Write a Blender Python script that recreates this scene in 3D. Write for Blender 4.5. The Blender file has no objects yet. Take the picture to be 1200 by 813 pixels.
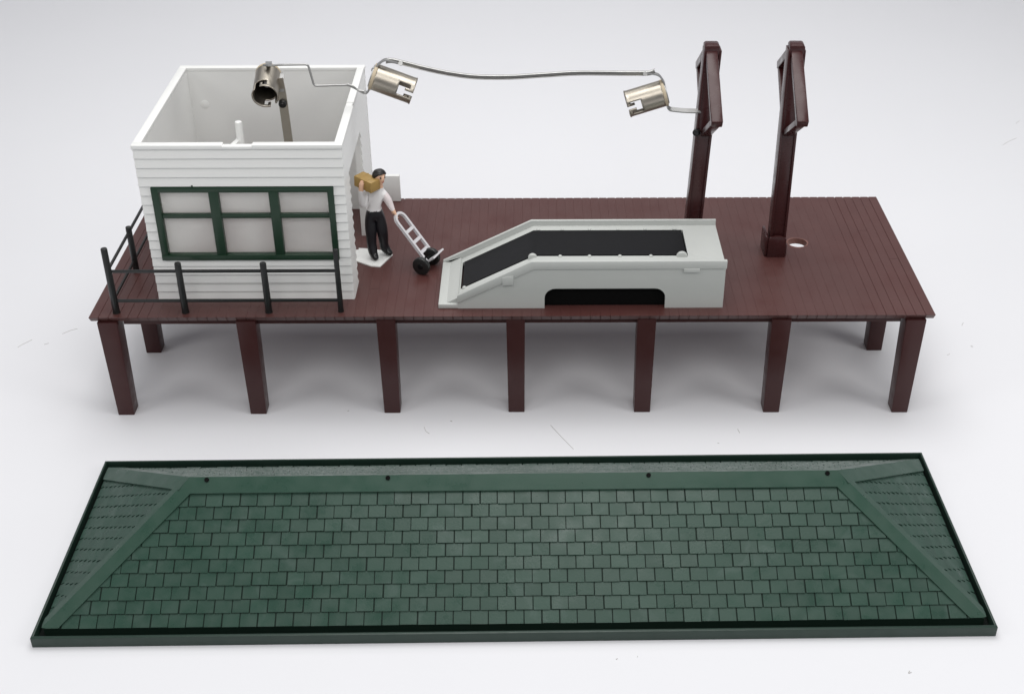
import bpy, bmesh, math, random
from mathutils import Vector, Matrix
random.seed(7)
S = bpy.context.scene
C = S.collection
R = math.radians
H = 2.155            # deck top height (all lengths in inches of the toy)

# ------------------------------------------------------------------ materials
def mat(name, col, rough=.4, metal=0., var=.06, scale=6., bump=0., bscale=40., rvar=.08, spec=.5, trans=0., coat=0.):
    m = bpy.data.materials.new(name); m.use_nodes = True
    nt = m.node_tree; b = nt.nodes['Principled BSDF']
    tc = nt.nodes.new('ShaderNodeTexCoord')
    n1 = nt.nodes.new('ShaderNodeTexNoise'); n1.inputs['Scale'].default_value = scale
    n1.inputs['Detail'].default_value = 5; n1.inputs['Roughness'].default_value = .6
    nt.links.new(tc.outputs['Object'], n1.inputs['Vector'])
    mx = nt.nodes.new('ShaderNodeMix'); mx.data_type = 'RGBA'
    mx.inputs['A'].default_value = (*[c*(1-var) for c in col], 1)
    mx.inputs['B'].default_value = (*[min(1, c*(1+var)) for c in col], 1)
    nt.links.new(n1.outputs['Fac'], mx.inputs['Factor'])
    nt.links.new(mx.outputs['Result'], b.inputs['Base Color'])
    mr = nt.nodes.new('ShaderNodeMapRange')
    mr.inputs['From Min'].default_value = .3; mr.inputs['From Max'].default_value = .7
    mr.inputs['To Min'].default_value = max(.02, rough-rvar); mr.inputs['To Max'].default_value = min(1, rough+rvar)
    n2 = nt.nodes.new('ShaderNodeTexNoise'); n2.inputs['Scale'].default_value = scale*2.3; n2.inputs['Detail'].default_value = 4
    nt.links.new(tc.outputs['Object'], n2.inputs['Vector'])
    nt.links.new(n2.outputs['Fac'], mr.inputs['Value'])
    nt.links.new(mr.outputs['Result'], b.inputs['Roughness'])
    b.inputs['Metallic'].default_value = metal
    b.inputs['Specular IOR Level'].default_value = spec
    b.inputs['Transmission Weight'].default_value = trans
    b.inputs['Coat Weight'].default_value = coat
    if bump:
        n3 = nt.nodes.new('ShaderNodeTexNoise'); n3.inputs['Scale'].default_value = bscale; n3.inputs['Detail'].default_value = 3
        nt.links.new(tc.outputs['Object'], n3.inputs['Vector'])
        bp = nt.nodes.new('ShaderNodeBump'); bp.inputs['Strength'].default_value = bump; bp.inputs['Distance'].default_value = .01
        nt.links.new(n3.outputs['Fac'], bp.inputs['Height'])
        nt.links.new(bp.outputs['Normal'], b.inputs['Normal'])
    return m

M = dict(
    paper=mat('white_paper', (.722, .725, .75), .75, var=.012, scale=.25, bump=.05, bscale=9, rvar=.05, spec=.2),
    deck=mat('brown_plastic', (.078, .0285, .0255), .38, var=.14, scale=.9, bump=.12, bscale=26, rvar=.10, spec=.55),
    post=mat('dark_brown_plastic', (.042, .0112, .0115), .28, var=.10, scale=2, bump=.06, bscale=18, rvar=.08, spec=.4),
    leg=mat('brown_leg_plastic', (.045, .0125, .0122), .38, var=.10, scale=2, bump=.08, bscale=18, rvar=.08, spec=.35),
    white=mat('white_plastic', (.78, .785, .77), .42, var=.015, scale=3, bump=.03, bscale=14, rvar=.06),
    grey=mat('grey_plastic', (.475, .49, .472), .42, var=.02, scale=3, bump=.03, bscale=20, rvar=.06),
    black=mat('black_plastic', (.010, .011, .011), .38, var=.2, scale=5, bump=.05, bscale=25),
    belt=mat('black_rubber', (.006, .006, .007), .38, var=.05, scale=3, rvar=.02, spec=.16),
    void=mat('hollow_black', (.003, .003, .003), .8, var=.1, spec=.1),  # near-black for hollows, their shade put into the colour
    green=mat('green_frame_plastic', (.007, .030, .014), .36, var=.1, scale=4, bump=.04),
    roof=mat('green_roof_plastic', (.0205, .054, .038), .33, var=.09, scale=1.6, bump=.12, bscale=30, rvar=.10, spec=.40),
    roofcap=mat('green_cap_plastic', (.020, .056, .038), .34, var=.12, scale=1.6, bump=.10, bscale=22, rvar=.08, spec=.36),
    rim=mat('green_rim_plastic', (.013, .032, .023), .42, var=.12, scale=2, bump=.1, bscale=20),
    shell=mat('dark_green_groove', (.008, .020, .014), .6, var=.1, spec=.2),
    gutter=mat('shaded_gutter_plastic', (.003, .006, .005), .7, spec=.2, var=.1),  # shade of the recessed gutter put into the colour
    metal=mat('nickel_metal', (.42, .385, .33), .36, metal=1., var=.06, scale=3, rvar=.05),
    steel=mat('steel_strip', (.42, .42, .415), .46, metal=1., var=.10, scale=5, rvar=.05),
    fibre=mat('tan_fibre_disc', (.50, .42, .30), .6, var=.15),
    silver=mat('silver_paint_plastic', (.62, .61, .63), .38, var=.05, bump=.04),
    crate=mat('gold_brown_paint', (.42, .27, .085), .48, var=.25, scale=9, bump=.15, bscale=22),
    skin=mat('skin_paint', (.80, .50, .34), .5, var=.08, scale=8),
    shirt=mat('white_shirt_paint', (.84, .83, .83), .5, var=.04, scale=8, bump=.12, bscale=10),
    sleeve=mat('pinkish_sleeve_paint', (.80, .72, .72), .5, var=.05, scale=8, bump=.1, bscale=10),
    trouser=mat('black_trouser_paint', (.008, .008, .011), .42, var=.2, bump=.1, bscale=10),
    shoe=mat('black_shoe_paint', (.006, .006, .007), .3, var=.2),
    hair=mat('black_hair_paint', (.012, .010, .010), .4, var=.2, bump=.2, bscale=30),
    lint=mat('dark_lint', (.45, .44, .43), .9, var=.2),
    scuff=mat('rust_stain', (.10, .03, .03), .6),
)
nt_ = M['deck'].node_tree; n3_ = [n for n in nt_.nodes if n.type == 'BUMP'][0].inputs['Height'].links[0].from_node
mp_ = nt_.nodes.new('ShaderNodeMapping'); mp_.inputs['Scale'].default_value = (1, .05, 1)      # moulded wood grain along the planks
nt_.links.new(nt_.nodes['Texture Coordinate'].outputs['Object'], mp_.inputs['Vector']); nt_.links.new(mp_.outputs['Vector'], n3_.inputs['Vector'])
# the window sheet: frosted clear plastic
pm = mat('frosted_window_plastic', (.92, .915, .90), .50, var=.03, scale=2, bump=.12, bscale=2.5, trans=.64, rvar=.08)
pm.node_tree.nodes['Principled BSDF'].inputs['IOR'].default_value = 1.18
M['pane'] = pm
# shingles of the roof's rear slope carry a pale speckle, the backdrop's grazing reflection painted in
def back_sheen():
    m = mat('green_roof_sheen', (.03, .066, .05), .42, var=.15, scale=2, bump=.35, bscale=60)
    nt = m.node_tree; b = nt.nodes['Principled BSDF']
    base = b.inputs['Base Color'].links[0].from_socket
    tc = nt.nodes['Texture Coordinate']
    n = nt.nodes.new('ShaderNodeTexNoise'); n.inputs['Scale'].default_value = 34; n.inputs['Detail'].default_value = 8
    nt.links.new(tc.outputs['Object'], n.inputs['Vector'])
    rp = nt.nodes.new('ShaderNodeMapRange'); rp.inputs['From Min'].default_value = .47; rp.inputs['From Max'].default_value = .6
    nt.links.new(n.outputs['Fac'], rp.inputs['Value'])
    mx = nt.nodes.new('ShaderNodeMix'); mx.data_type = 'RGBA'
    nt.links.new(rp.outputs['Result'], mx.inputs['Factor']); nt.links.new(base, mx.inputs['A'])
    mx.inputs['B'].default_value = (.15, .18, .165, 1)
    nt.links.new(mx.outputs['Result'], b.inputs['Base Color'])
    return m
M['back_sheen'] = back_sheen()
def tile_tone(m, k):
    nt = m.node_tree; b = nt.nodes['Principled BSDF']; base = b.inputs['Base Color'].links[0].from_socket
    a = nt.nodes.new('ShaderNodeAttribute'); a.attribute_name = 'tone'
    hs = nt.nodes.new('ShaderNodeHueSaturation'); mr = nt.nodes.new('ShaderNodeMapRange')
    mr.inputs['To Min'].default_value = 1-k; mr.inputs['To Max'].default_value = 1+k
    nt.links.new(a.outputs['Fac'], mr.inputs['Value']); nt.links.new(mr.outputs['Result'], hs.inputs['Value'])
    # faint chalky smears
    n = nt.nodes.new('ShaderNodeTexNoise'); n.inputs['Scale'].default_value = 1.9; n.inputs['Detail'].default_value = 7; n.inputs['Distortion'].default_value = 1.2
    nt.links.new(nt.nodes['Texture Coordinate'].outputs['Object'], n.inputs['Vector'])
    rp = nt.nodes.new('ShaderNodeMapRange'); rp.inputs['From Min'].default_value = .56; rp.inputs['From Max'].default_value = .78; rp.inputs['To Max'].default_value = .22
    nt.links.new(n.outputs['Fac'], rp.inputs['Value'])
    mx = nt.nodes.new('ShaderNodeMix'); mx.data_type = 'RGBA'; mx.inputs['B'].default_value = (.13, .17, .16, 1)
    nt.links.new(base, hs.inputs['Color']); nt.links.new(hs.outputs['Color'], mx.inputs['A'])
    nt.links.new(rp.outputs['Result'], mx.inputs['Factor']); nt.links.new(mx.outputs['Result'], b.inputs['Base Color'])
tile_tone(M['roof'], .09)

# ------------------------------------------------------------------ mesh helpers
def add(bm, verts, faces):
    vs = [bm.verts.new(v) for v in verts]
    for f in faces:
        try: bm.faces.new([vs[i] for i in f])
        except ValueError: pass

def absorb(bm, tmp):
    me = bpy.data.meshes.new('tmp'); tmp.to_mesh(me); tmp.free(); bm.from_mesh(me); bpy.data.meshes.remove(me)

def box(bm, x0, x1, y0, y1, z0, z1, bev=0., mtx=None, seg=2):
    t = bmesh.new()
    add(t, [(x, y, z) for x in (x0, x1) for y in (y0, y1) for z in (z0, z1)],
        [(0, 1, 3, 2), (4, 6, 7, 5), (0, 4, 5, 1), (2, 3, 7, 6), (0, 2, 6, 4), (1, 5, 7, 3)])
    if bev: bmesh.ops.bevel(t, geom=t.edges[:], offset=bev, segments=seg, affect='EDGES', profile=.5)
    if mtx: bmesh.ops.transform(t, matrix=mtx, verts=t.verts)
    absorb(bm, t)

def taper_box(bm, cx, cy, z0, z1, w0, w1, bev=.015, cx1=None):
    cx1 = cx if cx1 is None else cx1
    t = bmesh.new(); v = []
    for z, w, c in ((z0, w0, cx), (z1, w1, cx1)):
        h = w/2; v += [(c-h, cy-h, z), (c+h, cy-h, z), (c+h, cy+h, z), (c-h, cy+h, z)]
    add(t, v, [(3, 2, 1, 0), (4, 5, 6, 7), (0, 1, 5, 4), (1, 2, 6, 5), (2, 3, 7, 6), (3, 0, 4, 7)])
    bmesh.ops.bevel(t, geom=t.edges[:], offset=bev, segments=2, affect='EDGES', profile=.5)
    absorb(bm, t)

AX = {'x': lambda a, p: (a, p[0], p[1]), 'y': lambda a, p: (p[0], a, p[1]), 'z': lambda a, p: (p[0], p[1], a)}
def prism(bm, pts, ax, a0, a1, bev=0., mtx=None):
    t = bmesh.new(); n = len(pts); f = AX[ax]
    add(t, [f(a0, p) for p in pts]+[f(a1, p) for p in pts],
        [tuple(range(n)), tuple(range(2*n-1, n-1, -1))]+[(i, (i+1) % n, n+(i+1) % n, n+i) for i in range(n)])
    bmesh.ops.recalc_face_normals(t, faces=t.faces)
    if bev: bmesh.ops.bevel(t, geom=t.edges[:], offset=bev, segments=2, affect='EDGES', profile=.5)
    if mtx: bmesh.ops.transform(t, matrix=mtx, verts=t.verts)
    absorb(bm, t)

def frame_of(d):
    d = d.normalized(); u = d.cross(Vector((0, 0, 1)))
    if u.length < 1e-3: u = d.cross(Vector((0, 1, 0)))
    u.normalize(); return u, d.cross(u)

def cyl(bm, p0, p1, r0, r1=None, n=28, bev=0.):
    p0, p1 = Vector(p0), Vector(p1); r1 = r0 if r1 is None else r1
    u, w = frame_of(p1-p0); t = bmesh.new(); v = []
    for p, r in ((p0, r0), (p1, r1)):
        v += [p+r*(math.cos(2*math.pi*i/n)*u+math.sin(2*math.pi*i/n)*w) for i in range(n)]
    add(t, v, [tuple(range(n)), tuple(range(2*n-1, n-1, -1))]+[(i, n+i, n+(i+1) % n, (i+1) % n) for i in range(n)])
    bmesh.ops.recalc_face_normals(t, faces=t.faces)
    if bev:
        rim = [e for e in t.edges if len(e.link_faces) == 2 and any(len(f.verts) == n for f in e.link_faces)]
        bmesh.ops.bevel(t, geom=rim, offset=bev, segments=2, affect='EDGES', profile=.5)
    absorb(bm, t)

def smooth_path(pts, k=6):
    P = [Vector(p) for p in pts]; out = []
    for i in range(len(P)-1):
        a, b, c, d = P[max(i-1, 0)], P[i], P[i+1], P[min(i+2, len(P)-1)]
        for j in range(k):
            t = j/k
            out.append(.5*((2*b)+(c-a)*t+(2*a-5*b+4*c-d)*t*t+(3*b-a-3*c+d)*t**3))
    out.append(P[-1]); return out

def round_path(pts, r, k=4):
    P = [Vector(p) for p in pts]; out = [P[0]]
    for i in range(1, len(P)-1):
        a, b, c = P[i-1], P[i], P[i+1]
        q = min(r, (a-b).length*.45, (c-b).length*.45)
        s, e = b+(a-b).normalized()*q, b+(c-b).normalized()*q
        for j in range(k+1):
            t = j/k; out.append((1-t)**2*s+2*t*(1-t)*b+t*t*e)
    out.append(P[-1]); return out

def sweep(bm, pts, section, side=None):
    """sweep a closed 2-D section (u, w) along pts; side = fixed direction of u when given"""
    P = [Vector(p) for p in pts]; n = len(section); v = []; f = []
    for i, p in enumerate(P):
        d = (P[min(i+1, len(P)-1)]-P[max(i-1, 0)]).normalized()
        if side is None: u, w = frame_of(d)
        else:
            u = (Vector(side)-d*Vector(side).dot(d)).normalized(); w = d.cross(u)
        v += [p+a*u+b*w for a, b in section]
    for i in range(len(P)-1):
        for j in range(n):
            f.append((i*n+j, i*n+(j+1) % n, (i+1)*n+(j+1) % n, (i+1)*n+j))
    f += [tuple(range(n-1, -1, -1)), tuple(range((len(P)-1)*n, len(P)*n))]
    t = bmesh.new(); add(t, v, f); bmesh.ops.recalc_face_normals(t, faces=t.faces); absorb(bm, t)

def circ(r, n=10): return [(r*math.cos(2*math.pi*i/n), r*math.sin(2*math.pi*i/n)) for i in range(n)]
def rect(a, b): return [(-a, -b), (a, -b), (a, b), (-a, b)]

ROOT = {}
def thing(name, label, cat, loc, rotz=0, group=None):
    o = bpy.data.objects.new(name, None); C.objects.link(o)
    o.empty_display_size = .2
    o.location = loc; o.rotation_euler = (0, 0, rotz)
    o['label'] = label; o['category'] = cat
    if group: o['group'] = group
    ROOT[o.name] = Matrix.Translation(Vector(loc)) @ Matrix.Rotation(rotz, 4, 'Z')
    return o

def obj(name, bm, m, parent=None, smooth=35, local=False, label=None):
    """link bm as ONE mesh object; coordinates are world coordinates unless local"""
    me = bpy.data.meshes.new(name)
    bmesh.ops.recalc_face_normals(bm, faces=bm.faces)
    mtx = Matrix.Identity(4)
    if parent: mtx = ROOT[parent.name]
    if parent and not local: bmesh.ops.transform(bm, matrix=mtx.inverted(), verts=bm.verts)
    bm.to_mesh(me); bm.free()
    me.materials.append(m)
    o = bpy.data.objects.new(name, me); C.objects.link(o)
    if parent: o.parent = parent; ROOT[o.name] = mtx
    if smooth:
        me.polygons.foreach_set('use_smooth', [True]*len(me.polygons))
        me.set_sharp_from_angle(angle=R(smooth))
    if label: o['label'] = label
    return o

def one(name, bm, m, label, cat, loc, group=None, smooth=35):
    loc = Vector(loc); bmesh.ops.translate(bm, verts=bm.verts, vec=-loc)
    o = obj(name, bm, m, None, smooth); o.location = loc; o['label'] = label; o['category'] = cat
    if group: o['group'] = group
    return o
BM = bmesh.new

# ------------------------------------------------------------------ setting: the white paper sweep
def sweep_sheet():
    prof = [(-30, 0), (-10, 0), (0, 0), (10, 0), (24, 0)]
    for i in range(1, 13):
        a = R(90)*i/12*.82; prof.append((24+22*math.sin(a), 22*(1-math.cos(a))))
    b = BM(); X = (-45, -20, 0, 20, 45); n = len(X); v = []; f = []
    for y, z in prof:
        v += [(x, y, z) for x in X]
    for i in range(len(prof)-1):
        for j in range(n-1): f.append((i*n+j, i*n+j+1, (i+1)*n+j+1, (i+1)*n+j))
    add(b, v, f); o = obj('ground', b, M['paper'], None, 60); o['kind'] = 'structure'
    return o
sweep_sheet()
# lint and hair-fine scratches lying on the paper
b = BM()
def hair(x0, y0, x1, y1, r=.012):
    mx, my = (x0+x1)/2+random.uniform(-.04, .04), (y0+y1)/2+random.uniform(-.04, .04)
    sweep(b, smooth_path([(x0, y0, r*.4), (mx, my, r*.4), (x1, y1, r*.4)], 4), circ(r, 5))
for a in [(-1.63, -.35, -1.52, -.56), (.69, -.31, 1.09, -1.04), (4.11, -.45, 4.13, -.57), (12.8, 12.1, 13.3, 12.55), (13.6, 13.5, 13.75, 13.7),
          (-10.0, 2.4, -9.8, 2.68), (-9.25, 2.9, -9.0, 3.1), (-9.5, 2.5, -9.42, 2.55), (9.2, 3.1, 9.27, 3.2), (8.6, 2.0, 8.66, 2.04)]:
    hair(*a, r=.005)
for _ in range(10):
    x, y = random.uniform(-11, 11), random.choice([random.uniform(-.9, .3), random.uniform(1, 9), random.uniform(-6.6, -5.9)])
    a = random.uniform(0, 6.3); l = random.uniform(.015, .05); hair(x, y, x+l*math.cos(a), y+l*math.sin(a), r=random.uniform(.004, .007))
o = obj('lint', b, M['lint']); o['kind'] = 'stuff'

# ------------------------------------------------------------------ freight platform
W = 4.695
plat = thing('freight_platform', 'long brown planked platform on square legs, carrying the white house and the grey ramp', 'platform', (0, W/2, 0))
def plank_deck():
    b = BM(); N = 86; pw = 15/N; zt, zb = H, H-.118; hx, hy, hr = 5.515, 2.70, .19
    def slab(poly, g=.003, d=.0028):
        # plank: straight sides, top edge chamfered to leave a fine groove
        cx = sum(p[0] for p in poly)/len(poly)
        n = len(poly); xs = [p[0] for p in poly]; x0, x1 = min(xs), max(xs)
        def ins(p):
            x = p[0]
            if abs(x-x0) < 1e-6: x += g
            elif abs(x-x1) < 1e-6: x -= g
            return x
        v = [(p[0], p[1]+(.08 if p[1] < .06 else 0), zb) for p in poly]+[(p[0], p[1], zt-d) for p in poly]+[(ins(p), p[1], zt) for p in poly]
        f = [tuple(range(n-1, -1, -1)), tuple(range(2*n, 3*n))]
        for k in (0, 1):
            f += [(k*n+i, k*n+(i+1) % n, (k+1)*n+(i+1) % n, (k+1)*n+i) for i in range(n)]
        t = bmesh.new(); add(t, v, f); bmesh.ops.recalc_face_normals(t, faces=t.faces); absorb(b, t)
    for i in range(N):
        x0, x1 = -7.5+i*pw, -7.5+(i+1)*pw
        kw = dict(g=.0065, d=.009) if i > N-7 or i < 6 else {}
        nt = .016 if 0 < i < N-1 else .01; nd = random.uniform(.02, .035)
        if x1 > hx-hr and x0 < hx+hr:
            xs = [x0+(x1-x0)*k/6 for k in range(7)]
            lo = [(x, hy-math.sqrt(max(0, hr*hr-(x-hx)**2))*.98) for x in xs]
            up = [(x, hy+math.sqrt(max(0, hr*hr-(x-hx)**2))*.98) for x in xs]
            slab([(x0, nd*.45), (x0+nt*.6, 0), (x1-nt*.6, 0), (x1, nd*.45)]+lo[::-1], **kw)
            slab(up+[(x1, W-nd), (x1-nt, W), (x0+nt, W), (x0, W-nd)], **kw)
        else:
            j = random.uniform(.9, 3.9) if random.random() < .22 else None
            if i == N-2: j = 2.05
            if i == N-4: j = 3.2
            if j:
                slab([(x0, nd*.45), (x0+nt*.6, 0), (x1-nt*.6, 0), (x1, nd*.45), (x1, j-.003), (x0, j-.003)], **kw)
                slab([(x0, j+.003), (x1, j+.003), (x1, W-nd), (x1-nt, W), (x0+nt, W), (x0, W-nd)], **kw)
                t = bmesh.new(); absorb(b, t); box(b, x0, x1, j-.008, j+.008, zb+.002, zt-.008)
            else:
                slab([(x0, nd*.45), (x0+nt*.6, 0), (x1-nt*.6, 0), (x1, nd*.45), (x1, W-nd), (x1-nt, W), (x0+nt, W), (x0, W-nd)], **kw)
    return b
obj('deck', plank_deck(), M['deck'], plat, 20)
b = BM()
box(b, -6.95, 6.95, .17, .22, H-.24, H-.12); box(b, -6.95, 6.95, W-.16, W-.10, H-.20, H-.12)
obj('skirt', b, M['leg'], plat)
for cx, cy, w1 in [(-7.20, .20, .36), (-4.74, .215, .35), (-2.25, .235, .34), (.062, .25, .335), (2.40, .235, .34), (4.80, .215, .35), (7.185, .20, .36),
                   (-7.2, 2.32, .34), (7.19, 2.32, .34)]:
    b = BM(); taper_box(b, cx, cy, 0, H-.12, .30, w1); obj('leg', b, M['leg'], plat)
b = BM()
for k in range(48):
    a, c = 2*math.pi*k/48, 2*math.pi*(k+1)/48; q = lambda t, r, z: (5.515+r*math.cos(t), 2.70+r*math.sin(t)*.98, z)
    wob = lambda t: .206+.008*math.sin(3*t+1)+.005*math.sin(7*t)
    add(b, [q(a, .186, H-.11), q(c, .186, H-.11), q(c, .184, H+.004), q(a, .184, H+.004), q(c, wob(c), H+.004), q(a, wob(a), H+.004), q(c, wob(c)+.006, H-.002), q(a, wob(a)+.006, H-.002)],
        [(0, 1, 2, 3), (3, 2, 4, 5), (5, 4, 6, 7)])
bmesh.ops.remove_doubles(b, verts=b.verts, dist=1e-5)
obj('hole_rim', b, mat('worn_hole_edge', (.17, .075, .06), .5, var=.3, scale=6), plat)
for px in (3.40, 5.005):
    b = BM()
    prof = [(px-.17, H-.01), (px+.17, H-.01), (px+.17, H+.36)]+[(px+.17*math.cos(a), H+.36+.09*math.sin(a)) for a in [R(q) for q in range(15, 180, 15)]]+[(px-.17, H+.36)]
    prism(b, prof, 'y', 2.12, 2.17, .008)
    box(b, px-.22, px-.17, 2.15, 2.62, H-.01, H+.42, .01)
    box(b, px+.16, px+.20, 2.17, 2.60, H-.01, H+.24, .01)
    obj('post_socket', b, M['post'], plat)

# ------------------------------------------------------------------ white house
bx0, bx1, by0, by1, zc = -6.357, -2.881, .64, 4.32, 5.10
ph = .1733; T = .10
house = thing('station_house', 'roofless white clapboard house with a wide green window', 'house', ((bx0+bx1)/2, (by0+by1)/2, H))
lap = .040
def lap_rows(b, side, a0, a1, r0, r1):
    """clapboards rows r0..r1 on one side; a0..a1 along the wall"""
    for r in range(r0, r1):
        z0, z1 = H+r*ph, H+(r+1)*ph
        q = [(0, z0+.004), (lap, z0+.004), (lap, z0+.016), (.006, z1+.003), (0, z1+.003)]
        if side == 'front': prism(b, [(by0-d+.001, z) for d, z in q], 'x', a0, a1)
        elif side == 'back': prism(b, [(by1+d-.001, z) for d, z in q], 'x', a0, a1)
        elif side == 'right': prism(b, [(bx1+d-.001, z) for d, z in q], 'y', a0, a1)
        else: prism(b, [(bx0-d+.001, z) for d, z in q], 'y', a0, a1)
NR = 17
wx0, wx1 = -6.12, -3.12
zw0, zw1 = H+5*ph, H+13*ph
b = BM()      # front wall round the window
box(b, bx0, wx0, by0, by0+T, H, zc); box(b, wx1, bx1, by0, by0+T, H, zc)
box(b, wx0, wx1, by0, by0+T-.001, H, zw0); box(b, wx0, wx1, by0, by0+T-.001, zw1, zc)
lap_rows(b, 'front', bx0-.03, bx1+.03, 0, 5); lap_rows(b, 'front', bx0-.03, bx1+.03, 13, NR)
lap_rows(b, 'front', bx0-.03, wx0, 5, 13); lap_rows(b, 'front', wx1, bx1+.03, 5, 13)
obj('front_wall', b, M['white'], house, 25)
b = BM(); box(b, bx0+.001, bx1-.001, by1-T, by1, H, zc); lap_rows(b, 'back', bx0-.03, bx1+.03, 0, NR)
cyl(b, (-5.995, by1-T+.002, 4.43), (-5.995, by1-T-.004, 4.43), .085, n=32, bev=.002)
obj('back_wall', b, M['white'], house, 25)
b = BM(); box(b, bx0+.001, bx0+T, by0+T, by1-T, H, zc); lap_rows(b, 'left', by0, by1, 0, NR)
obj('left_wall', b, M['white'], house, 25)
b = BM(); d0, d1 = 1.25, 3.06
box(b, bx1-T, bx1-.001, by0+T, d0, H, zc); box(b, bx1-T, bx1-.001, d1, by1-T, H, zc); box(b, bx1-T, bx1-.0015, d0, d1, zw1, zc)
lap_rows(b, 'right', by0, by1, 13, NR); lap_rows(b, 'right', by0, d0, 0, 13); lap_rows(b, 'right', d1, by1, 0, 13)
obj('right_wall', b, M['white'], house, 25)
b = BM(); e = .045    # flat cap along the wall tops
zt = zc+.075
box(b, bx0-e, -4.86, by0-e, by0+T, zc, zt, .008); box(b, -4.862, -4.36, by0-e, by0+T-.03, zc, zt-.022, .006); box(b, -4.362, bx1+e, by0-e, by0+T, zc, zt, .008)
box(b, bx0-e+.003, bx1+e-.003, by1-T, by1+e, zc, zt-.003, .008)
box(b, bx0-e, bx0+T, by0+T-.01, by1-T+.01, zc, zt-.002, .008)
box(b, bx1-T, bx1+e, by0+T-.01, 2.32, zc, zt-.002, .008); box(b, bx1-T, bx1+e-.03, 2.31, 2.5, zc, zt-.014, .006); box(b, bx1-T, bx1+e-.012, 2.49, by1-T+.01, zc, zt-.002, .008)
obj('wall_cap', b, M['white'], house)
b = BM()     # window frame with its glazing bars
y0, y1 = by0-.062, by0+.06; fx0, fx1, fz0, fz1 = -6.19, -3.05, 2.995, 4.40
box(b, fx0, fx0+.125, y0, y1, fz0, fz1, .012); box(b, fx1-.11, fx1, y0, y1, fz0, fz1, .012)
box(b, fx0, fx1, y0+.003, y1-.003, fz1-.10, fz1-.002, .012); box(b, fx0, fx1, y0-.012, y1-.003, fz0-.01, fz0+.095, .012)
for a0, a1 in ((-5.21, -5.04), (-4.175, -4.01)): box(b, a0, a1, y0+.004, y1-.006, fz0+.05, fz1-.05, .012)
box(b, fx0+.08, fx1-.08, y0+.022, y1-.02, 3.80, 3.878, .008)
cyl(b, (-5.47, by0-.03, fz1-.01), (-5.47, by0-.03, fz1+.035), .018, n=10)
wf = obj('window', b, M['green'], house)
b = BM(); box(b, wx0+.004, wx1-.004, by0+.068, by0+.09, zw0+.004, zw1-.004); obj('pane', b, M['pane'], wf)
b = BM()     # inner screw post with its rib
cyl(b, (-4.86, 1.9, H-.005), (-4.84, 1.9, 5.06), .085, .065, 24, .03)
m_ = Matrix.Translation((-4.86, 1.9, 0)) @ Matrix.Rotation(R(-160.5), 4, 'Z')
prism(b, [(0, 4.30), (0, 4.74), (1.19, 4.62), (1.19, 4.30)], 'y', -.045, .045, .012,
      Matrix.Translation((-4.86, 1.9, 0)) @ Matrix.Rotation(math.atan2(-1.13, -.42), 4, 'Z'))
obj('screw_post', b, M['white'], house)
b = BM(); box(b, -2.85, -2.335, 4.56, 4.66, H, H+.575, .012); obj('rear_block', b, M['white'], house)
# house floor is the platform deck: the walls stand directly on it

# ------------------------------------------------------------------ black railing
rail = thing('railing', 'black post and rail fence round the left corner of the brown platform', 'railing', (-7.04, .17, H))
for x, y, z, r in [(-7.04, .17, 3.455, .062), (-5.81, .17, 3.165, .062), (-4.325, .17, 3.16, .062), (-3.045, .19, 3.41, .05), (-7.06, 1.66, 3.10, .058), (-7.06, 3.15, 3.10, .058)]:
    b = BM(); cyl(b, (x, y, H-.02), (x, y, z), r, r*.92, 18, .02); cyl(b, (x, y, H), (x, y, H+.03), r*1.06, r*1.06, 18)
    obj('fence_post', b, M['black'], rail)
for z in (2.40, 2.995):
    b = BM(); box(b, -7.04, -3.05, .152, .188, z-.028, z+.028, .008); obj('fence_rail', b, M['black'], rail)
    b = BM(); box(b, -7.078, -7.042, .17, 3.15, z-.030, z+.026, .008); obj('fence_rail', b, M['black'], rail)

# ------------------------------------------------------------------ roof posts
def roof_post(cx, tilt, off, rot, label, bolt):
    r = thing('roof_post', label, 'post', (cx, 2.33, H), 0, 'brown posts that held the roof')
    A = Matrix.Translation((cx+tilt+off, 2.33, 0)) @ Matrix.Rotation(R(rot), 4, 'Z') @ Matrix.Translation((-cx, -2.33, 0))
    # post: shallow channel (front plate, two edge ribs), leaning by `tilt`
    b = BM(); t = bmesh.new()
    for k in (-1, 1): box(t, cx+k*.13-.022, cx+k*.13+.022, 2.17, 2.45, H+.0, 6.22, .008)
    box(t, cx-.115, cx+.115, 2.20, 2.40, H+.0, 6.20, .006)
    for v in t.verts: v.co.x += tilt*(v.co.z-H)/(6.3-H)
    absorb(b, t); obj('post', b, M['post'], r)
    def bar(name, p, q, w, hx, bev=.02):
        d = Vector((0, q[0]-p[0], q[1]-p[1])); L = d.length; d.normalize()
        n = Vector((0, -d.z, d.y)); bb = BM()
        mt = Matrix(((1, 0, 0, cx), (0, d.y, n.y, p[0]), (0, d.z, n.z, p[1]), (0, 0, 0, 1)))
        box(bb, -hx, hx, 0, L, -w/2, w/2, bev, A @ mt)
        return obj(name, bb, M['post'], r)
    bar('rafter', (2.36, 6.235), (.86, 5.40), .15, .100)
    bar('rafter', (2.30, 6.235), (3.60, 5.42), .15, .100)
    bar('brace', (.88, 5.455), (2.20, 4.66), .11, .092)
    bar('brace', (3.56, 5.46), (2.42, 4.72), .11, .092)
    b = BM()
    prism(b, [(cx-.09, 6.08), (cx+.10, 6.08), (cx+.14, 6.20), (cx+.14, 6.28), (cx+.11, 6.31), (cx-.10, 6.31), (cx-.13, 6.28), (cx-.13, 6.20)], 'y', 2.17, 2.44, .02, A)
    obj('post_head', b, M['post'], r)
    if bolt:
        b = BM(); cyl(b, (cx-.03, 2.19, 4.70), (cx-.075, 2.11, 4.71), .07, .06, 16, .015); obj('bolt', b, M['black'], r)
    return r
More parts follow.
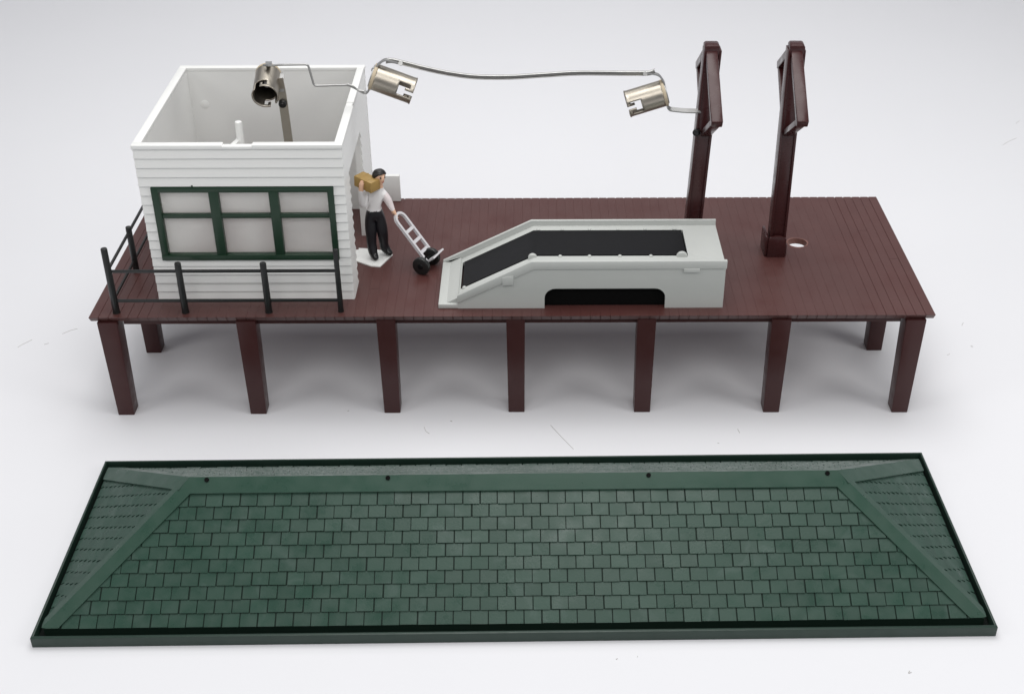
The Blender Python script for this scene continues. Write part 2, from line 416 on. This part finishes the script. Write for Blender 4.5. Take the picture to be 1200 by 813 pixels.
roof_post(3.38, .15, -.022, -.7, 'brown roof post behind the grey ramp, joined to the wired metal sockets', True)
roof_post(5.02, -.03, .002, -2.1, 'free standing brown roof post near the hole in the deck', False)

# ------------------------------------------------------------------ conveyor ramp
cv = thing('conveyor', 'light grey ramp with a black belt and an arched opening', 'conveyor', (1.22, 1.08, H))
c0, c1 = .273, 1.885; ztp, ztr = 3.10, 3.005
def side_panel(y0, y1, arch=True):
    b = BM(); P = [(-.97 if arch else -1.31, H), (.56, H)]
    if arch:
        P += [(.58, H)]
        for a in range(180, 89, -15): P.append((.58+.19+.19*math.cos(R(a)), 2.365+.19*math.sin(R(a))))
        for a in range(90, -1, -15): P.append((2.725-.19+.19*math.cos(R(a)), 2.365+.19*math.sin(R(a))))
        P += [(2.725, H)]
    P += [(3.76, H), (3.76, ztp), (.35, ztp)]+([(-.97, 2.415)] if arch else [(-1.31, 2.265)])
    prism(b, P, 'y', y0, y1)
    return b
obj('side_panel', side_panel(c0, c0+.06), M['grey'], cv)
b = side_panel(c1-.06, c1, False)
obj('side_panel', b, M['grey'], cv)
b = BM()      # raised band along the front top edge, and its tab slots
prism(b, [(-.975, 2.27), (-.975, 2.425), (.348, ztp+.012), (3.775, ztp+.012), (3.775, 2.955), (.40, 2.955)], 'y', c0-.022, c0+.05, .006)
obj('trim_band', b, M['grey'], cv)
for x0, x1, z0, z1, sl in [(3.02, 3.30, 2.885, 2.965, 0), (-.165, .03, 2.63, 2.80, .18)]:
    b = BM(); prism(b, [(x0, z0), (x1, z0+sl*(x1-x0)*.5), (x1, z1+sl*(x1-x0)), (x0, z1)], 'y', c0-.034, c0+.01, .006)
    obj('snap_tab', b, M['grey'], cv)
# tray: frame round the belt, in a ramp and a flat run
zr = lambda x: ztr-.09-(0.39-x)*.507+.09 if x < .39 else ztr
def slab(b, xs, y0, y1, th=.06, dz=0.):
    P = [(x, zr(x)+dz) for x in xs]; prism(b, P+[(x, z-th) for x, z in P[::-1]], 'y', y0, y1)
b = BM()
yb0, yb1 = .65, 1.63
slab(b, [-1.30, .39, 3.757], c0+.062, yb0); slab(b, [-1.30, .39, 3.757], yb1, c1-.062)
slab(b, [-1.30, -.93], yb0, yb1); slab(b, [3.13, 3.757], yb0, yb1)
box(b, 3.70, 3.755, c0+.01, c1-.01, H, ztr-.03)
obj('tray', b, M['grey'], cv)
b = BM(); box(b, -1.315, -.96, c0-.004, c1, H, 2.245, .012)
prism(b, [(-1.29, 2.24), (-.965, 2.24), (-.965, 2.345), (-1.29, 2.185)], 'y', c0+.055, c1-.06); obj('ramp_toe', b, M['grey'], cv)
b = BM(); slab(b, [-.90, .12, .28, .39, .50, 3.10], yb0+.02, yb1-.02, .04, .012); obj('belt', b, M['belt'], cv)
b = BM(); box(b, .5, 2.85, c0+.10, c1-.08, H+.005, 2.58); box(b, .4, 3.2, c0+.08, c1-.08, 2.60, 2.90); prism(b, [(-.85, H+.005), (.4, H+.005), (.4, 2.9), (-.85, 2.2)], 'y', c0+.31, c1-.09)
obj('black_filler', b, M['void'], cv)  # added black filler, painted shade for the hollow behind the arch
for x, r, y in [(.37, .10, yb0), (3.02, .125, yb0), (.86, .045, yb0), (1.38, .045, yb0), (1.92, .045, yb0), (2.47, .045, yb0), (-.86, .05, yb0),
                (.48, .05, yb1), (.92, .045, yb1), (1.42, .045, yb1), (1.94, .045, yb1), (2.44, .045, yb1), (2.98, .06, yb1)]:
    b = BM(); s = 1 if y == yb0 else -1
    r *= .8; cyl(b, (x, y-s*.05, zr(x)-.012), (x, y+s*.02, zr(x)-.012), r, r, 22, .012); obj('roller_end', b, M['grey'], cv)

# ------------------------------------------------------------------ lamp sockets and their wiring
def lamp_socket(back, front, ref, r, label, tabs, slot0, second, f0=.60):
    p0, p1 = Vector(back), Vector(front); ax = (p1-p0); L = ax.length; ax.normalize()
    ref = Vector(ref); u = (ref-ax*ref.dot(ax)).normalized(); w = ax.cross(u)
    t = thing('lamp_socket', label, 'lamp socket', p0, 0, 'metal lamp sockets of the lighting wire')
    b = BM(); NT, NL = 60, 28; V = {}
    def cut(i, j):
        f = (j+.5)/NL
        for s in (0, second):
            k = (slot0+s-i) % NT
            if f > f0 and 0 <= k < 5: return True                      # straight entry
            if f0 < f < f0+(1-f0)*.45 and 0 <= k < 10: return True               # sideways run
            if f0 < f < f0+(1-f0)*.75 and 7 <= k < 10: return True               # hook
        return False
    def vert(i, j):
        i %= NT
        if (i, j) not in V:
            a = 2*math.pi*i/NT; q = r*(1+.05*max(0, (j/NL-.95)/.05))
            V[i, j] = b.verts.new(p0+ax*L*j/NL+q*(math.cos(a)*u+math.sin(a)*w))
        return V[i, j]
    for i in range(NT):
        for j in range(NL):
            if not cut(i, j): b.faces.new([vert(i, j), vert(i+1, j), vert(i+1, j+1), vert(i, j+1)])
    o = obj('socket_shell', b, M['metal'], t, 50)
    md = o.modifiers.new('wall', 'SOLIDIFY'); md.thickness = .022; md.offset = 0
    b = BM(); cyl(b, p0-ax*.055, p0+ax*.005, r*1.07, r*1.07, 32, .012); obj('insulating_disc', b, M['fibre'], t)
    b = BM(); cyl(b, p0-ax*.075, p0-ax*.05, r*.9, r*.9, 32, .006); obj('back_plate', b, M['steel'], t)
    b = BM(); cyl(b, p0+ax*.0, p0+ax*.10, r*.93, r*.93, 32, .01); obj('inner_plug', b, M['void'], t)
    b = BM(); cyl(b, p0+ax*.09, p0+ax*.30, .070, .060, 18, .02); obj('contact', b, M['silver'], t)
    for pts, side in tabs:
        b = BM(); sweep(b, round_path(pts, .06), rect(.055, .011), side); obj('solder_tab', b, M['steel'], t)
    return t
lamp_socket((-4.335, 2.50, 5.68), (-4.306, 1.88, 5.53), (0, 0, 1), .215, 'metal socket over the white house with its open mouth facing the viewer',
            [([(-4.33, 2.56, 5.80), (-4.30, 2.50, 5.94), (-4.26, 2.28, 5.955)], (1, 0, 0)), ([(-4.20, 2.565, 5.70), (-4.10, 2.50, 5.72), (-4.085, 2.26, 5.66), (-4.08, 2.22, 5.48)], (1, 0, 0))], 7, 30, .70)
lamp_socket((-2.395, 2.20, 5.755), (-1.725, 2.16, 5.505), (0, -1, .35), .225, 'middle metal socket beside the right wall of the white house, tilted down to the right',
            [([(-2.44, 2.15, 5.90), (-2.34, 2.16, 5.99), (-2.20, 2.18, 6.09), (-1.98, 2.2, 6.03)], (0, 1, 0)), ([(-2.47, 2.16, 5.66), (-2.55, 2.18, 5.47), (-2.62, 2.2, 5.475)], (0, 1, 0))], 5, 24)
lamp_socket((2.685, 2.20, 5.43), (2.06, 2.16, 5.245), (0, -1, -.1), .225, 'metal socket beside the brown roof post, tilted down to the left',
            [([(2.73, 2.15, 5.55), (2.70, 2.16, 5.66), (2.60, 2.18, 5.79), (2.40, 2.2, 5.82)], (0, 1, 0)), ([(2.75, 2.15, 5.30), (2.80, 2.14, 5.16), (3.05, 2.14, 5.13), (3.30, 2.15, 5.115), (3.37, 2.17, 5.11)], (0, 1, .3))], 4, 37)
b = BM()
sweep(b, round_path([(-4.37, 2.34, 5.93), (-4.25, 2.24, 5.955), (-4.02, 2.2, 5.985), (-3.555, 2.2, 5.99), (-3.485, 2.2, 5.595), (-2.88, 2.2, 5.61), (-2.77, 2.19, 5.555), (-2.65, 2.18, 5.48), (-2.555, 2.18, 5.462), (-2.50, 2.17, 5.56)], .05), circ(.019, 10))
sweep(b, round_path([(-2.90, 2.17, 5.635), (-2.78, 2.165, 5.60), (-2.72, 2.165, 5.52), (-2.60, 2.16, 5.505)], .05), circ(.016, 8))
one('connecting_wire', b, M['steel'], 'thin wire with two bends joining the two sockets at the white house', 'wire', (-3.4, 2.2, 5.7))
b = BM()
P = smooth_path([(-2.19, 2.205, 6.045), (-2.08, 2.205, 6.055), (-1.893, 2.2, 6.012), (-1.479, 2.2, 5.901), (-1.033, 2.2, 5.805), (-.584, 2.2, 5.750), (.018, 2.2, 5.746), (.62, 2.2, 5.783), (1.22, 2.2, 5.815), (2.12, 2.2, 5.805), (2.42, 2.2, 5.81), (2.53, 2.2, 5.845)])
sweep(b, P, rect(.039, .008), (0, -.45, 1)); cyl(b, (-1.93, 2.185, 6.005), (-1.93, 2.16, 6.02), .04, n=14); cyl(b, (2.36, 2.185, 5.80), (2.36, 2.16, 5.81), .04, n=14)
for s in (-1, 1): sweep(b, [p+Vector((0, s*.017, s*.034)) for p in P], circ(.008, 6))
one('connecting_strip', b, M['steel'], 'long slightly curved metal strip hanging between the two outer sockets above the platform', 'metal strip', (.2, 2.2, 5.8))
b = BM()
sweep(b, round_path([(-4.05, 2.23, H), (-4.05, 2.23, 4.5), (-4.075, 2.23, 5.4), (-4.105, 2.24, 5.72)], .2), rect(.078, .014), (1, 0, 0))
t_ = thing('contact_strip', 'upright flat metal strip with a black bolt inside the white house', 'metal strip', (-4.05, 2.23, H))
obj('strip', b, M['metal'], t_)
b = BM(); cyl(b, (-4.075, 2.225, 5.27), (-4.075, 2.15, 5.26), .075, .07, 20, .012); cyl(b, (-4.075, 2.165, 5.27), (-4.075, 2.13, 5.26), .04, .035, 12); obj('bolt', b, M['black'], t_)

# ------------------------------------------------------------------ hand truck
ht = thing('hand_truck', 'silver two wheeled hand truck leaning from the man to the grey ramp', 'hand truck', (-1.6, 1.72, H))
Bt = Vector((-1.545, 1.83, 2.31)); Tp = Vector((-2.155, 2.10, 3.115)); rl = (Tp-Bt); Lr = rl.length; rl.normalize()
hz = Vector((rl.x, rl.y, 0)).normalized(); wv = Vector((-hz.y, hz.x, 0))
if wv.y < 0: wv = -wv
nv = wv.cross(rl)
if nv.z < 0: nv = -nv
hw = .145
b = BM(); pts = [Bt-wv*hw, Bt-wv*hw+rl*(Lr-hw)]
pts += [Bt+rl*(Lr-hw)+hw*(-math.cos(a)*wv+math.sin(a)*rl) for a in [R(q) for q in range(15, 180, 15)]]
pts += [Bt+wv*hw+rl*(Lr-hw), Bt+wv*hw]
sweep(b, pts, rect(.027, .024), nv)
for s in (.20, .42, .64):
    sweep(b, [Bt+rl*Lr*s-wv*(hw-.01), Bt+rl*Lr*s+wv*(hw-.01)], rect(.022, .030), nv)
obj('truck_frame', b, M['silver'], ht)
b = BM(); sweep(b, [Bt-nv*.02+wv*.05, Bt+nv*.19+wv*.05], rect(.20, .016), wv); obj('toe_plate', b, M['silver'], ht)
ac = Vector((-1.615, 1.71, H+.172))
b = BM(); cyl(b, ac-wv*.19, ac+wv*.19, .022, n=12)
for s in (-1, 1): sweep(b, [ac+wv*s*.12, Bt+wv*s*.12+rl*.10], rect(.02, .03), wv)
obj('axle', b, M['black'], ht)
for s in (-1, 1):
    b = BM(); cyl(b, ac+wv*s*.16, ac+wv*s*.25, .172, .172, 32, .022); w_ = obj('wheel', b, M['black'], ht)
    b = BM(); cyl(b, ac+wv*s*.245, ac+wv*s*.262, .06, .05, 18, .006); obj('hub', b, M['belt'], w_)

# ------------------------------------------------------------------ the little man
man = thing('person', 'small painted man in white shirt and black trousers, box on shoulder', 'person', (-2.55, 2.2, H))
seg = []     # (a, b, ra, rb, material)
J = dict(pel=(-2.585, 2.20, 3.10), waist=(-2.575, 2.20, 3.22), chest=(-2.53, 2.185, 3.43), neckb=(-2.475, 2.175, 3.60), neck=(-2.455, 2.16, 3.70),
         head=(-2.432, 2.14, 3.835), crown=(-2.434, 2.155, 3.955),
         shR=(-2.675, 2.215, 3.51), elR=(-2.79, 2.10, 3.27), wrR=(-2.775, 1.985, 3.66), haR=(-2.75, 1.975, 3.79),
         shL=(-2.365, 2.16, 3.51), elL=(-2.285, 2.13, 3.32), wrL=(-2.225, 2.085, 3.20), haL=(-2.19, 2.07, 3.135),
         hiR=(-2.655, 2.19, 3.02), knR=(-2.668, 2.13, 2.70), anR=(-2.685, 2.115, 2.29), heR=(-2.70, 2.15, 2.235), toR=(-2.565, 1.95, 2.225),
         hiL=(-2.515, 2.21, 3.02), knL=(-2.455, 2.165, 2.70), anL=(-2.455, 2.27, 2.30), heL=(-2.475, 2.30, 2.245), toL=(-2.305, 2.14, 2.230))
RAD = dict(pel=(.135, .115), waist=(.125, .105), chest=(.15, .125), neckb=(.085, .08), neck=(.058, .058), head=(.100, .100), crown=(.088, .088),
           shR=(.082, .08), elR=(.062, .062), wrR=(.043, .043), haR=(.042, .035), shL=(.080, .08), elL=(.058, .058), wrL=(.040, .040), haL=(.038, .032),
           hiR=(.105, .105), knR=(.082, .082), anR=(.072, .072), heR=(.05, .05), toR=(.045, .035), hiL=(.105, .105), knL=(.080, .080), anL=(.068, .068), heL=(.05, .05), toL=(.045, .035))
for k in RAD:
    f = 1.38 if k[:2] in ('hi', 'kn', 'an', 'he', 'to') and k != 'head' else 1.18 if k in ('head', 'crown') else 1.22 if k[-1] in 'RL' else 1.17
    RAD[k] = tuple(q*f for q in RAD[k])
E_ = [('pel', 'waist', 'trouser'), ('waist', 'chest', 'shirt'), ('chest', 'neckb', 'shirt'), ('neckb', 'neck', 'skin'), ('neck', 'head', 'skin'), ('head', 'crown', 'skin'),
      ('chest', 'shR', 'shirt'), ('shR', 'elR', 'shirt'), ('elR', 'wrR', 'shirt'), ('wrR', 'haR', 'skin'), ('chest', 'shL', 'shirt'), ('shL', 'elL', 'sleeve'), ('elL', 'wrL', 'sleeve'), ('wrL', 'haL', 'skin'),
      ('pel', 'hiR', 'trouser'), ('hiR', 'knR', 'trouser'), ('knR', 'anR', 'trouser'), ('anR', 'heR', 'shoe'), ('anR', 'toR', 'shoe'),
      ('pel', 'hiL', 'trouser'), ('hiL', 'knL', 'trouser'), ('knL', 'anL', 'trouser'), ('anL', 'heL', 'shoe'), ('anL', 'toL', 'shoe')]
fdir = Vector((.62, -.78, 0)); sdir = Vector((.78, .62, 0))   # the way he faces; his left
def digits(wr, ha, root, curl, spread, n0):
    """five fingers rooted in the palm; curl = direction they close in"""
    ax = (Vector(J[ha])-Vector(J[wr])).normalized()
    for k, l in enumerate((.060, .072, .066, .021)):
        o = Vector(spread)*(k-1.5)*.024
        p1 = Vector(J[ha])+o+ax*l*.5; p2 = p1+ax*l*.3+Vector(curl)*l*.5; p3 = p2+Vector(curl)*l*.5-ax*l*.1
        for q, (nm, p, r) in enumerate(((f'{n0}{k}a', p1, .013), (f'{n0}{k}b', p2, .012), (f'{n0}{k}c', p3, .010))):
            J[nm] = tuple(p); RAD[nm] = (r, r); E_.append((ha if q == 0 else f'{n0}{k}{"ab"[q-1]}', nm, 'skin'))
    p1 = Vector(J[wr]).lerp(Vector(J[ha]), .7)-Vector(spread)*.055; p2 = p1+ax*.03-Vector(spread)*.012+Vector(curl)*.03
    J[n0+'ta'] = tuple(p1); RAD[n0+'ta'] = (.015, .015); E_.append((ha, n0+'ta', 'skin'))
    J[n0+'tb'] = tuple(p2); RAD[n0+'tb'] = (.012, .012); E_.append((n0+'ta', n0+'tb', 'skin'))
digits('wrR', 'haR', None, (.5, .85, .1), (.8, -.5, 0), 'r')
digits('wrL', 'haL', None, (.55, -.2, -.6), (.6, -.75, 0), 'l')
J['nose'] = tuple(Vector(J['head'])+fdir*.122+Vector((0, 0, -.005))); RAD['nose'] = (.016, .018); E_.append(('head', 'nose', 'skin'))
J['jaw'] = tuple(Vector(J['head'])+fdir*.045+Vector((0, 0, -.075))); RAD['jaw'] = (.058, .055); E_.append(('head', 'jaw', 'skin'))
for s, n in ((1, 'earL'), (-1, 'earR')):
    J[n] = tuple(Vector(J['head'])+sdir*s*.112+Vector((0, 0, .0))); RAD[n] = (.016, .024); E_.append(('head', n, 'skin'))
me = bpy.data.meshes.new('body'); idx = {k: i for i, k in enumerate(J)}
o0 = ROOT[man.name].inverted()
me.from_pydata([o0 @ Vector(v) for v in J.values()], [(idx[a], idx[c]) for a, c, m in E_], [])
body = bpy.data.objects.new('body', me); C.objects.link(body); body.parent = man; ROOT[body.name] = ROOT[man.name]
sk = body.modifiers.new('skin', 'SKIN'); sk.use_smooth_shade = True; sk.branch_smoothing = .4
for k, i in idx.items():
    v = me.skin_vertices[0].data[i]; v.radius = RAD[k]; v.use_root = (k == 'pel')
ss = body.modifiers.new('sub', 'SUBSURF'); ss.levels = 3; ss.render_levels = 3
dg = bpy.context.evaluated_depsgraph_get(); dg.update()
nm = bpy.data.meshes.new_from_object(body.evaluated_get(dg)); body.modifiers.clear(); body.data = nm; nm.name = 'body'
order = ['trouser', 'shirt', 'sleeve', 'skin', 'shoe']
nm.materials.clear()
for k in order: nm.materials.append(M[k])
SG = [(o0 @ Vector(J[a]), o0 @ Vector(J[c]), m, (RAD[a][0], RAD[c][0])) for a, c, m in E_]
for p in nm.polygons:
    best = None
    for a, c, m, (ra, rc) in SG:
        d = c-a; t = max(0, min(1, (p.center-a).dot(d)/d.length_squared))
        q = (p.center-(a+d*t)).length/(ra+(rc-ra)*t)
        if best is None or q < best[0]: best = (q, m)
    z = p.center.z+H; m = best[1]
    if m in ('trouser', 'shirt', 'sleeve') and 2.9 < z and p.center.x+(-2.55) > -2.74 and p.center.x-2.55 < -2.42: m = 'trouser' if z < 3.175 else 'shirt'
    p.material_index = order.index(m); p.use_smooth = True
# hair: cap over the crown with a swept-up front
hc = Vector(J['head'])+Vector((0, 0, .045))-fdir*.012; b = BM(); t = bmesh.new()
bmesh.ops.create_uvsphere(t, u_segments=32, v_segments=20, radius=1)
for v in t.verts:
    f = v.co.dot(fdir); s = v.co.dot(sdir); z = v.co.z
    cut_z = -.30+.80*max(0, f)**.8 if f > -.1 else -.55
    z2 = max(z, cut_z+.06*math.sin(9*s))
    k = 1 if z >= cut_z else .86
    z2 = min(z2, .86+.14*f)
    v.co = hc+fdir*f*.134*k+sdir*s*.135*k+Vector((0, 0, z2*.130+.012*max(0, f)*max(0, z)))
absorb(b, t); obj('hair', b, M['hair'], man, 60)
for s in (-1, 1):
    hp = Vector(J['head'])+fdir*.102+sdir*s*.044+Vector((0, 0, .032))
    b = BM(); t = bmesh.new(); bmesh.ops.create_uvsphere(t, u_segments=12, v_segments=8, radius=.014)
    bmesh.ops.translate(t, verts=t.verts, vec=hp); absorb(b, t); obj('eye', b, M['hair'], man, 60)
    b = BM(); sweep(b, [hp+Vector((0, 0, .024))-sdir*.022+fdir*.002, hp+Vector((0, 0, .029))+fdir*.004, hp+Vector((0, 0, .022))+sdir*.02-fdir*.006], circ(.006, 6)); obj('eyebrow', b, M['hair'], man, 60)
mp = mat('lip_paint', (.50, .16, .12), .5)
hp = Vector(J['jaw'])+fdir*.062+Vector((0, 0, .022)); b = BM(); sweep(b, [hp-sdir*.022-fdir*.008, hp, hp+sdir*.022-fdir*.008], circ(.007, 6)); obj('mouth', b, mp, man, 60)
b = BM(); prism(b, [(-2.98, 1.99), (-2.68, 1.80), (-2.50, 1.77), (-2.30, 2.24), (-2.36, 2.36), (-2.74, 2.47), (-2.98, 2.50)], 'z', H, H+.032, .008)
box(b, -3.6, -2.96, 2.00, 2.42, H, H+.04, .008); obj('base_plate', b, M['white'], man)
# crate on his shoulder
b = BM(); mt = Matrix.Translation((-2.665, 2.10, 3.765)) @ Matrix.Rotation(R(-38), 4, 'Z') @ Matrix.Rotation(R(4), 4, 'Y')
box(b, -.215, .215, -.125, .125, -.105, .105, .012, mt)
t_ = thing('crate', 'golden brown box carried on the shoulder of the small man', 'box', (-2.665, 2.10, 3.66))
obj('crate_body', b, M['crate'], t_)
b = BM()
for s in (-.09, .09): box(b, s-.012, s+.012, -.130, .130, -.109, .109, .003, mt)
obj('strap', b, M['crate'], t_)

# ------------------------------------------------------------------ green roof lying in front
rot = R(.672); rc = Vector((.023, -3.623)); c_, s_ = math.cos(rot), math.sin(rot)
roof = thing('roof', 'long green shingled hip roof lying on the white paper in front of the platform', 'roof', (rc.x*c_-rc.y*s_, rc.x*s_+rc.y*c_, 0), rot)
hl, hwid = 7.166, 2.133          # half length, half width of the rim
b = BM(); rt, rh = .055, .185
for s in (-1, 1):
    q = rt if s < 0 else .034
    box(b, -hl, hl, s*(hwid-q/2)-q/2, s*(hwid-q/2)+q/2, 0, rh, .010)
    box(b, s*(hl-.02)-.02+.001, s*(hl-.02)+.02-.001, -hwid+rt*.5, hwid-.015, .002, rh-.002, .010)
obj('rim', b, M['rim'], roof, local=True)
b = BM(); box(b, -hl+rt*.5, hl-rt*.5, -hwid+rt*.5, hwid-rt*.5, .005, .02); obj('gutter_floor', b, M['gutter'], roof, local=True)
el, ew, ez = hl-.13, hwid-.22, .155      # eave rectangle
rg, rz = 5.06, 1.43                     # ridge half length and height
b = BM()
v = [(-el, -ew, ez), (el, -ew, ez), (el, ew, ez), (-el, ew, ez), (-rg, 0, rz), (rg, 0, rz), (-el, -ew, .021), (el, -ew, .021), (el, ew, .021), (-el, ew, .021)]
add(b, v, [(0, 1, 5, 4), (1, 2, 5), (2, 3, 4, 5), (3, 0, 4), (6, 7, 1, 0), (7, 8, 2, 1), (8, 9, 3, 2), (9, 6, 0, 3)])
obj('roof_shell', b, M['shell'], roof, 0, True)
def clip(poly, a, bb, c):   # keep a*x+b*y+c >= 0
    out = []
    for i in range(len(poly)):
        p, q = poly[i], poly[(i+1) % len(poly)]
        dp, dq = a*p[0]+bb*p[1]+c, a*q[0]+bb*q[1]+c
        if dp >= 0: out.append(p)
        if (dp >= 0) != (dq >= 0):
            t = dp/(dp-dq); out.append((p[0]+(q[0]-p[0])*t, p[1]+(q[1]-p[1])*t))
    return out
def area(p): return abs(sum(p[i][0]*p[(i+1) % len(p)][1]-p[(i+1) % len(p)][0]*p[i][1] for i in range(len(p))))/2
def slope(name, e0, e1, t0, t1, pitch, rows, m, gap, th0=.030, vtop=.90, stag=.5):
    """shingled slope between eave e0-e1 and top t0-t1 (left to right seen from outside)"""
    e0, e1, t0, t1 = map(Vector, (e0, e1, t0, t1)); U = (e1-e0); Lu = U.length; U.normalize()
    d = (t0+t1)/2-(e0+e1)/2; Vd = d-U*d.dot(U); Lv = Vd.length; Vd.normalize(); N = U.cross(Vd).normalized()
    a0, a1 = (t0-e0).dot(U), (t1-e0).dot(U)
    b = BM(); rp = Lv*vtop/rows; n = int(Lu/pitch)+3
    for r in range(rows):
        v0, v1 = r*rp, (r+1)*rp
        off = ((r*stag) % 1)*pitch+random.uniform(-.004, .004)
        for k in range(-1, n):
            jit = random.uniform(-.006, .006)
            x0, x1 = k*pitch+off+gap/2+jit, (k+1)*pitch+off-gap/2+jit*.5
            lo = v0+random.uniform(-.006, .004)
            P = [(x0, lo), (x1, lo), (x1, v1-.004), (x0, v1-.004)]
            if stag != .5: P = [(x0, lo), (x1, lo), (x1, lo+rp*.5), (x1+gap*.5, lo+rp*.72), (x1+gap*.5, v1), (x0-gap*.5, v1), (x0-gap*.5, lo+rp*.72), (x0, lo+rp*.5)]
            P = clip(P, Lv, -a0, -.02*Lv); P = clip(P, -Lv, -(Lu-a1), Lu*Lv-.02*Lv)
            if len(P) < 3 or area(P) < .0012: continue
            h0 = th0*random.uniform(.85, 1.15); h1 = min(.010, th0*.5); tw = random.uniform(-.004, .004)
            hh = [h1+(h0-h1)*max(0, (v1-p[1])/rp)+tw*((p[0]-x0)/pitch-.5) for p in P]
            q = len(P)
            vb = [e0+U*p[0]+Vd*p[1]+N*.001 for p in P]; vt = [e0+U*p[0]+Vd*p[1]+N*h for p, h in zip(P, hh)]
            add(b, vb+vt, [tuple(range(q, 2*q))]+[(i, (i+1) % q, q+(i+1) % q, q+i) for i in range(q)])
    o = obj(name, b, m, roof, 0, True); me = o.data; at = me.attributes.new('tone', 'FLOAT', 'FACE'); cur = .5
    for i, p in enumerate(me.polygons):
        if i == 0 or p.vertices[0] not in seen: cur = min(1, max(0, random.gauss(.5, .26))); seen = set()
        seen = set(p.vertices) | seen
        at.data[i].value = cur
    return o
slope('front_slope', v[0], v[1], v[4], v[5], .2655, 10, M['roof'], .019)
slope('back_slope', v[2], v[3], v[5], v[4], .2655, 10, M['back_sheen'], .022)
slope('hip_slope', v[1], v[2], v[5], v[5], .262, 20, M['roof'], .034, .016, 1.0, -.28)
slope('hip_slope', v[3], v[0], v[4], v[4], .262, 20, M['roof'], .034, .016, 1.0, .28)
def cap(p, q, na, nb, wa, wb, h=.045, mitre=False):
    """folded cap strip over the line p-q; na, nb = outward normals of both slopes"""
    p, q = Vector(p), Vector(q); d = (q-p).normalized(); na, nb = Vector(na).normalized(), Vector(nb).normalized()
    top = (na+nb).normalized()
    A = na.cross(d); A = A if A.dot(nb) < 0 else -A
    B = nb.cross(d); B = B if B.dot(na) < 0 else -B
    bb = BM(); V = []; k = h/max(.2, top.dot(na))
    secs = [(A*wa+na*.004, wa, 0), (A*wa+na*h, wa, 0), (A*.05+na*h, .05, 0), (top*k*.97, 0, 0), (B*.05+nb*h, .05, 1), (B*wb+nb*h, wb, 1), (B*wb+nb*.004, wb, 1)]
    for c in (p, q):
        for sv, w, sd in secs:
            sh = 0
            if mitre and c is p:
                ee = (na, nb)[sd].cross(Vector((0, 0, 1))).normalized(); cs = abs(ee.dot(d))
                sh = w*cs/math.sqrt(1-cs*cs)
            V.append(c+sv+d*sh)
    n = len(secs)
    add(bb, V, [(i, i+1, n+i+1, n+i) for i in range(n-1)]+[tuple(range(n-1, -1, -1)), tuple(range(n, 2*n))])
    return obj('roof_cap', bb, M['roofcap'], roof, 22, True)
def nrm(a, b_, c): return (Vector(b_)-Vector(a)).cross(Vector(c)-Vector(a)).normalized()
nF, nR_, nB, nL = nrm(v[0], v[1], v[5]), nrm(v[1], v[2], v[5]), nrm(v[2], v[3], v[4]), nrm(v[3], v[0], v[4])
cap((-rg-.02, 0, rz), (rg+.02, 0, rz), nF, nB, .235, .20, .050)
cap(v[0], v[4], nF, nL, .175, .15, .048, True); cap(v[1], v[5], nF, nR_, .175, .15, .048, True)
cap(v[2], v[5], nB, nR_, .175, .24, .047, True); cap(v[3], v[4], nB, nL, .175, .24, .047, True)
for x in (-4.79, -1.97, 2.10, 4.90):
    q = Vector((x, -.03, rz+.012)); b = BM(); cyl(b, q, q+nF*.042, .036, .036, 16); obj('hole_disc', b, M['void'], roof, 35, True)  # solid black discs, the dark of open holes given as colour

# ------------------------------------------------------------------ light: soft boxes of a table-top studio and an added backdrop fill
w = bpy.data.worlds.new('World'); S.world = w; w.use_nodes = True
w.node_tree.nodes['Background'].inputs[0].default_value = (.93, .95, 1, 1)
w.node_tree.nodes['Background'].inputs[1].default_value = .27
def area_light(name, loc, target, sx, sy, power, col):
    l = bpy.data.lights.new(name, 'AREA'); l.shape = 'RECTANGLE'; l.size = sx; l.size_y = sy; l.energy = power; l.color = col
    o = bpy.data.objects.new(name, l); C.objects.link(o); o.location = loc
    o.rotation_euler = (Vector(target)-Vector(loc)).to_track_quat('-Z', 'Y').to_euler()
    return o
area_light('softbox', (1, 6, 34), (0, 5, 0), 30, 24, 9000, (1, .99, .975))
area_light('front_softbox', (0, -32, 36), (0, 0, 0), 36, 18, 6600, (1, .985, .965))

area_light('backdrop_fill', (0, 27, 30), (0, 27, 0), 60, 8, 2100, (1, .995, .99))  # unseen fill lamp, added to lighten the backdrop's upper corners
area_light('side_softbox', (26, -12, 20), (2, 1, 0), 12, 12, 2100, (1, .985, .965))
area_light('other_side_softbox', (-26, -12, 20), (-2, 1, 0), 12, 12, 1300, (1, .985, .965))

# ------------------------------------------------------------------ camera
cam = bpy.data.cameras.new('camera'); co = bpy.data.objects.new('camera', cam); C.objects.link(co)
pitch, yaw, roll = R(32.6918), R(-.0867), R(-.245)
fw = Vector((math.sin(yaw)*math.cos(pitch), math.cos(yaw)*math.cos(pitch), -math.sin(pitch)))
rt_ = Vector((math.cos(yaw), -math.sin(yaw), 0)); up = rt_.cross(fw)
r2 = math.cos(roll)*rt_+math.sin(roll)*up; u2 = -math.sin(roll)*rt_+math.cos(roll)*up
co.matrix_world = Matrix(((r2.x, u2.x, -fw.x, .3305), (r2.y, u2.y, -fw.y, -19.7282), (r2.z, u2.z, -fw.z, 14.191), (0, 0, 0, 1)))
cam.sensor_width = 36; cam.lens = 1530.431/1200*36; cam.shift_x = -(619.94-600)/1200; cam.shift_y = (405.37-406.5)/1200
cam.clip_end = 500; cam.clip_start = .1
S.camera = co
S.view_settings.view_transform = 'Standard'; S.view_settings.look = 'None'; S.view_settings.gamma = 1; S.view_settings.exposure = 0
